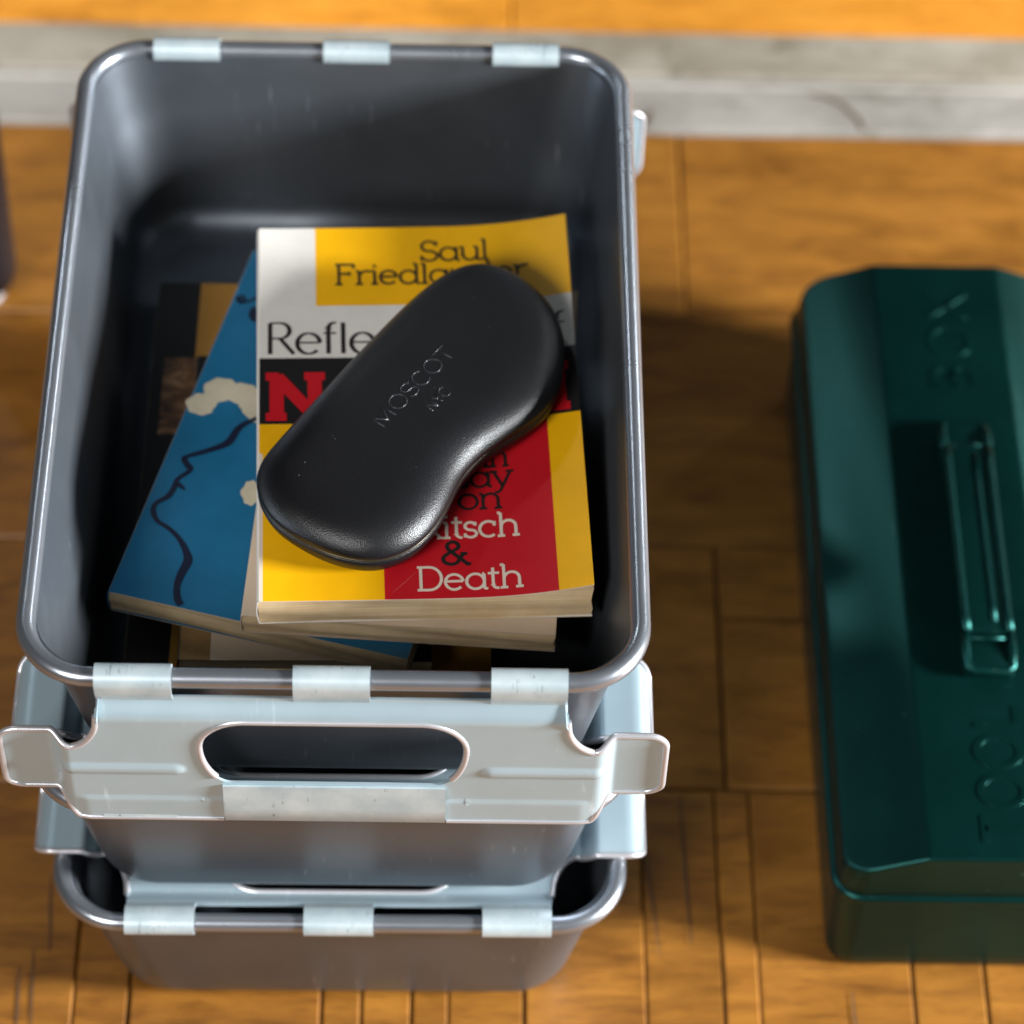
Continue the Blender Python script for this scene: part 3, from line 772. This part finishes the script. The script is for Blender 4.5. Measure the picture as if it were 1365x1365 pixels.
b1.text('lettering', 'Saul', (0.0324, 0.0794), (0.0650, 0.0801), 0.0124, M['c_ink'], 0.11)
b1.text('lettering', 'Friedlander', (-0.0068, 0.0637), (0.0836, 0.0665), 0.0124, M['c_ink'], 0.11)
b1.text('lettering', 'Reflections of', (-0.0368, 0.0199), (0.1010, 0.0239), 0.0190, M['c_ink'], 0.105, serif=False, contrast=0.5)
b1.text('lettering', 'NAZISM', (-0.0352, -0.0170), (0.1030, -0.0144), 0.0240, M['c_red'], 0.27, heavy=0.2)
b1.text('lettering', 'An', (0.0560, -0.0460), (0.0740, -0.0455), 0.0124, M['c_ink'], 0.11)
b1.text('lettering', 'Essay', (0.0330, -0.0580), (0.0757, -0.0572), 0.0124, M['c_ink'], 0.11)
b1.text('lettering', 'on', (0.0518, -0.0700), (0.0712, -0.0692), 0.0124, M['c_ink'], 0.11)
b1.text('lettering', 'Kitsch', (0.0345, -0.0862), (0.0790, -0.0851), 0.0128, M['c_pink'], 0.11)
b1.text('lettering', '&', (0.0443, -0.1008), (0.0570, -0.1004), 0.0124, M['c_ink'], 0.14)
b1.text('lettering', 'Death', (0.0343, -0.1146), (0.0806, -0.1136), 0.0124, M['c_pink'], 0.11)
b1.line('crease', [(0.0235, -0.1165), (0.0285, -0.1110), (0.0335, -0.1050)], [.00004, .00014, .00004], M['c_crease'], 0.0001)
ZB = z + 0.0155

# ---------------------------------------------------------------- spectacle case
gc = thing('spectacle_case', 'black leather spectacle case lying diagonally on the top book', 'glasses case', (0.03, -0.025, ZB + 0.0012))
outl = [(0.0603, 0.0626), (0.0742, 0.0586), (0.0862, 0.0481), (0.0947, 0.0343), (0.0987, 0.0183), (0.0988, 0.0025), (0.096, -0.0132), (0.0901, -0.0257), (0.0807, -0.0363), (0.07, -0.0452), (0.0608, -0.054), (0.0526, -0.066), (0.0478, -0.0796), (0.0415, -0.0935), (0.0335, -0.1039), (0.0224, -0.1106), (0.0111, -0.1125), (-0.0035, -0.109), (-0.0166, -0.1015), (-0.0284, -0.0918), (-0.0354, -0.0794), (-0.0373, -0.0677), (-0.0348, -0.057), (-0.0271, -0.044), (-0.013, -0.0219), (0.003, 0.0029), (0.0194, 0.0268), (0.0328, 0.0447), (0.0465, 0.058)]
P = [Vector((x - 0.03, -0.1115 + (y + 0.1125) * 0.988 + 0.025)) for x, y in outl]
Q = []
n = len(P)
for i in range(n):
    p0, p1, p2, p3 = P[i - 1], P[i], P[(i + 1) % n], P[(i + 2) % n]
    for k in range(5):
        t = k / 5; Q.append(0.5 * ((2 * p1) + (p2 - p0) * t + (2 * p0 - 5 * p1 + 4 * p2 - p3) * t * t + (3 * p1 - p0 - 3 * p2 + p3) * t ** 3))
for _ in range(4): Q = [(Q[i - 1] + Q[i] * 2 + Q[(i + 1) % len(Q)]) / 4 for i in range(len(Q))]
def inset(pts, d):
    cur = list(pts); st = max(1, int(abs(d) / 0.0012) + 1)
    for _ in range(st):
        m = len(cur); nx_ = []
        for i in range(m):
            tg = (cur[(i + 1) % m] - cur[i - 1]).normalized(); nx_.append(cur[i] + Vector((tg.y, -tg.x)) * d / st)   # outline runs clockwise: inward is right of travel
        for _s in range(2): nx_ = [(nx_[i - 1] + nx_[i] * 4 + nx_[(i + 1) % m]) / 6 for i in range(m)]
        cur = nx_
    return cur
HS, HT, DD = 0.0128, 0.0258, 0.0230
def case_top(d): # height over the case's underside at distance d from the outline
    q = min(1, d / DD); return HS + 0.0006 + (HT - HS) * (1 - (1 - q) ** 2.6) ** (1 / 2.0)
def case_ring(d, z): return [(p.x, p.y, z) for p in inset(Q, d)]
rings = [case_ring(0.0010, HS + 0.0003)]
for d in (0.0002, 0.0007, 0.0015, 0.0026, 0.004, 0.0058, 0.008, 0.0105, 0.0135, 0.017, 0.0205, DD): rings.append(case_ring(d, case_top(d)))
v, f = loft(rings, True, False, False)
bm = bmesh.new(); vv = [bm.verts.new(p) for p in v]; [bm.faces.new([vv[i] for i in q]) for q in f]
last = [e for e in bm.edges if e.is_boundary and all(abs(x.co.z - rings[-1][0][2]) < 1e-6 for x in e.verts)]
bmesh.ops.triangle_fill(bm, use_beauty=True, edges=last)
bmesh.ops.recalc_face_normals(bm, faces=bm.faces)
lid = from_bm('lid', bm, M['leather'], gc, True, 80)
rings = [case_ring(0.011, 0.0), case_ring(0.007, 0.0004), case_ring(0.0035, 0.0025), case_ring(0.0014, 0.0060), case_ring(0.0005, 0.0095), case_ring(0.0006, HS - 0.0006), case_ring(0.0014, HS - 0.0002)]
v, f = loft(rings, True, False, False)
bm = bmesh.new(); vv = [bm.verts.new(p) for p in v]; [bm.faces.new([vv[i] for i in q]) for q in f]
bmesh.ops.triangle_fill(bm, use_beauty=True, edges=[e for e in bm.edges if e.is_boundary and abs(e.verts[0].co.z) < 1e-6 and abs(e.verts[1].co.z) < 1e-6])
bmesh.ops.recalc_face_normals(bm, faces=bm.faces)
from_bm('base', bm, M['leather'], gc, True, 80)
v, f = tube(case_ring(0.0012, HS), 0.0007, 6, closed=True); mk('seam', v, f, M['gilt'], gc)
# pressed lettering along the case
lx0, ly0 = 0.0150 - 0.03, -0.0455 + 0.025
ang = math.atan2(0.0008 + 0.0437, 0.0469 - 0.0150)
def press(s, along, side, wid, cap, r):
    v, f = text_geo(s, 0, wid, 0, cap, 0.01, serif=False, zf=lambda x, y: 0)
    L = []
    adv = sum(G[c][0] for c in s); cx = 0
    for ch in s:
        for p in G[ch][1]:
            pts = []
            for (px, py) in p:
                a = along + (cx + px) * wid / adv; b = side + py * cap
                pts.append((lx0 + a * math.cos(ang) - b * math.sin(ang), ly0 + a * math.sin(ang) + b * math.cos(ang), HT + 0.0006))
            L.append(tube(pts, r, 6))
        cx += G[ch][0]
    return join_parts(L)
mk('lettering', *press('MOSCOT', 0, -0.003, 0.056, 0.0078, 0.00021), M['deboss'], gc)
mk('lettering', *press('NYC', 0.021, -0.0150, 0.0150, 0.0055, 0.00019), M['deboss'], gc)

# ---------------------------------------------------------------- green tool box
TX, TY = 0.3070, 0.0424
tb = thing('tool_box', 'dark green enamelled steel tool box with embossed lid and handle', 'tool box', (TX, TY, 0.0), rad(0.0))
rings = []
for ins, zz in ((0.010, 0.0005), (0.006, 0.0), (0.0022, 0.0012), (0.0006, 0.004), (0.0, 0.012), (0.0, 0.066)):
    rings.append([(x, y, zz) for x, y in rrect(0.0725 - ins, 0.1885 - ins, 0.014 - ins * 0.6, 8)])
v, f = loft(rings, True, True, True); mk('body', v, f, M['enamel'], tb, True, None, 40)
lipr = [[(x, y, zz) for x, y in rrect(0.0738 + o, 0.1898 + o, 0.0145 + o, 8)] for o, zz in ((0, 0.0632), (0.0012, 0.0636), (0.0017, 0.0648), (0.0017, 0.0662), (0.0010, 0.0674), (-0.0006, 0.0680))]
v, f = loft(lipr + [lipr[0]], True); mk('lid_lip', v, f, M['enamel'], tb, True, None, 60)
bm = bmesh.new()
prof = [(-0.0735, 0.0672), (-0.0712, 0.0845), (-0.0330, 0.1000), (0.0330, 0.1000), (0.0712, 0.0845), (0.0735, 0.0672)]
r0 = [bm.verts.new((x, -0.1892, zz)) for x, zz in prof]; r1 = [bm.verts.new((x, 0.1892, zz)) for x, zz in prof]
bm.faces.new(r0[::-1]); bm.faces.new(r1)
for i in range(5): bm.faces.new((r0[i], r0[i + 1], r1[i + 1], r1[i]))
bm.faces.new((r0[5], r0[0], r1[0], r1[5]))
bmesh.ops.recalc_face_normals(bm, faces=bm.faces)
ce = [e for e in bm.edges if abs(abs((e.verts[0].co - e.verts[1].co).z)) > 0.0168 and (e.verts[0].co - e.verts[1].co).length < 0.03 and abs(e.verts[0].co.x) > 0.07 and abs(e.verts[1].co.x) > 0.07]
bmesh.ops.bevel(bm, geom=ce, offset=0.013, segments=6, affect='EDGES', profile=0.5)
lid = from_bm('lid', bm, M['enamel'], tb, True, 30)
bv = lid.modifiers.new('bevel', 'BEVEL'); bv.width = 0.0022; bv.segments = 4; bv.limit_method = 'ANGLE'; bv.angle_limit = rad(14); bv.harden_normals = False
# embossed lettering, reading away from the camera
def emboss(s, y0, y1, xb, cap, st):
    v, f = text_geo(s, 0, y1 - y0, 0, cap, st, serif=False, zf=lambda x, y: 0.0, track=0.12)
    bm = bmesh.new(); vv = [bm.verts.new((xb - y, y0 + x, 0.10025)) for x, y, _ in v]
    for q in f: bm.faces.new([vv[i] for i in q])
    ext = bmesh.ops.extrude_face_region(bm, geom=bm.faces[:])
    top = [g for g in ext['geom'] if isinstance(g, bmesh.types.BMVert)]
    for g in top: g.co.z += 0.00025
    bmesh.ops.recalc_face_normals(bm, faces=bm.faces)
    o = from_bm('lettering', bm, M['enamel'], tb, True, 40)
    b_ = o.modifiers.new('bevel', 'BEVEL'); b_.width = 0.00025; b_.segments = 2; b_.limit_method = 'ANGLE'
    return o
emboss('TOOL', -0.180, -0.100, 0.0150, 0.021, 0.16)
emboss('BOX', 0.100, 0.170, 0.0140, 0.021, 0.16)
# carrying handle
hd = thing('tmp', 't', 't'); bpy.data.objects.remove(hd)
HX = 0.0040
def rbox(x0, x1, y0, y1, z0, z1, r, ch=0.0012):
    cx, cy = (x0 + x1) / 2, (y0 + y1) / 2; hw, hl = (x1 - x0) / 2, (y1 - y0) / 2
    rg = []
    for ins, zz in ((ch, z0), (0, z0 + ch), (0, z1 - ch), (ch * 0.3, z1 - ch * 0.3), (ch, z1)):
        rg.append([(cx + x, cy + y, zz) for x, y in rrect(hw - ins, hl - ins, max(r - ins, 0.0006), 5)])
    return loft(rg, True, True, True)
hb = mk('handle', *rbox(HX - 0.0115, HX + 0.0115, -0.066, 0.052, 0.1062, 0.1130, 0.003), M['enamel'], tb, True, None, 40)
for s in (-1, 1):
    pth = [(HX + s * 0.0105, -0.0655 + 0.117 * k / 12, 0.1126) for k in range(13)]
    mk('rolled_edge', *tube(pth, 0.0021, 8), M['enamel'], hb)
mk('rib', *tube([(HX + 0.0035, -0.060 + 0.106 * k / 8, 0.1127) for k in range(9)], 0.0014, 8), M['enamel'], hb)
for s, ya in ((-1, -0.0745), (1, 0.0605)):
    bk = mk('handle_bracket', *rbox(HX - 0.0125, HX + 0.0125, ya - 0.0105, ya + 0.0105, 0.1000, 0.1085, 0.003), M['enamel'], tb, True, None, 40)
    lp = [(HX - 0.0108, ya - s * 0.010, 0.1105), (HX - 0.0114, ya, 0.1095), (HX - 0.0108, ya + s * 0.0085, 0.107), (HX - 0.008, ya + s * 0.0105, 0.1062), (HX + 0.008, ya + s * 0.0105, 0.1062), (HX + 0.0108, ya + s * 0.0085, 0.107), (HX + 0.0114, ya, 0.1095), (HX + 0.0108, ya - s * 0.010, 0.1105)]
    mk('loop', *tube(lp, 0.0022, 8), M['enamel'], bk)
    mk('bar', *tube([(HX - 0.0105, ya - s * 0.0065, 0.1100), (HX + 0.0105, ya - s * 0.0065, 0.1100)], 0.0014, 8), M['enamel'], bk)

# ---------------------------------------------------------------- furniture leg at the left edge
lg = thing('furniture_leg', 'dark rounded furniture leg with a white glide at the left edge', 'furniture leg', (-0.2190, 0.290, 0.0))
def lathe(prof, n_=28): return loft([[(r * math.cos(2 * pi * k / n_), r * math.sin(2 * pi * k / n_), zz) for k in range(n_)] for r, zz in prof], True, True, True)
mk('leg', *lathe([(0.010, 0.010), (0.016, 0.0115), (0.0195, 0.0165), (0.0208, 0.024), (0.0215, 0.1), (0.0225, 0.3), (0.024, 0.62)]), M['darkwood'], lg, True, None, 60)
mk('glide', *lathe([(0.0100, 0.0004), (0.0120, 0.0015), (0.0125, 0.004), (0.0115, 0.0080), (0.0095, 0.0100)]), M['glide'], lg, True, None, 60)
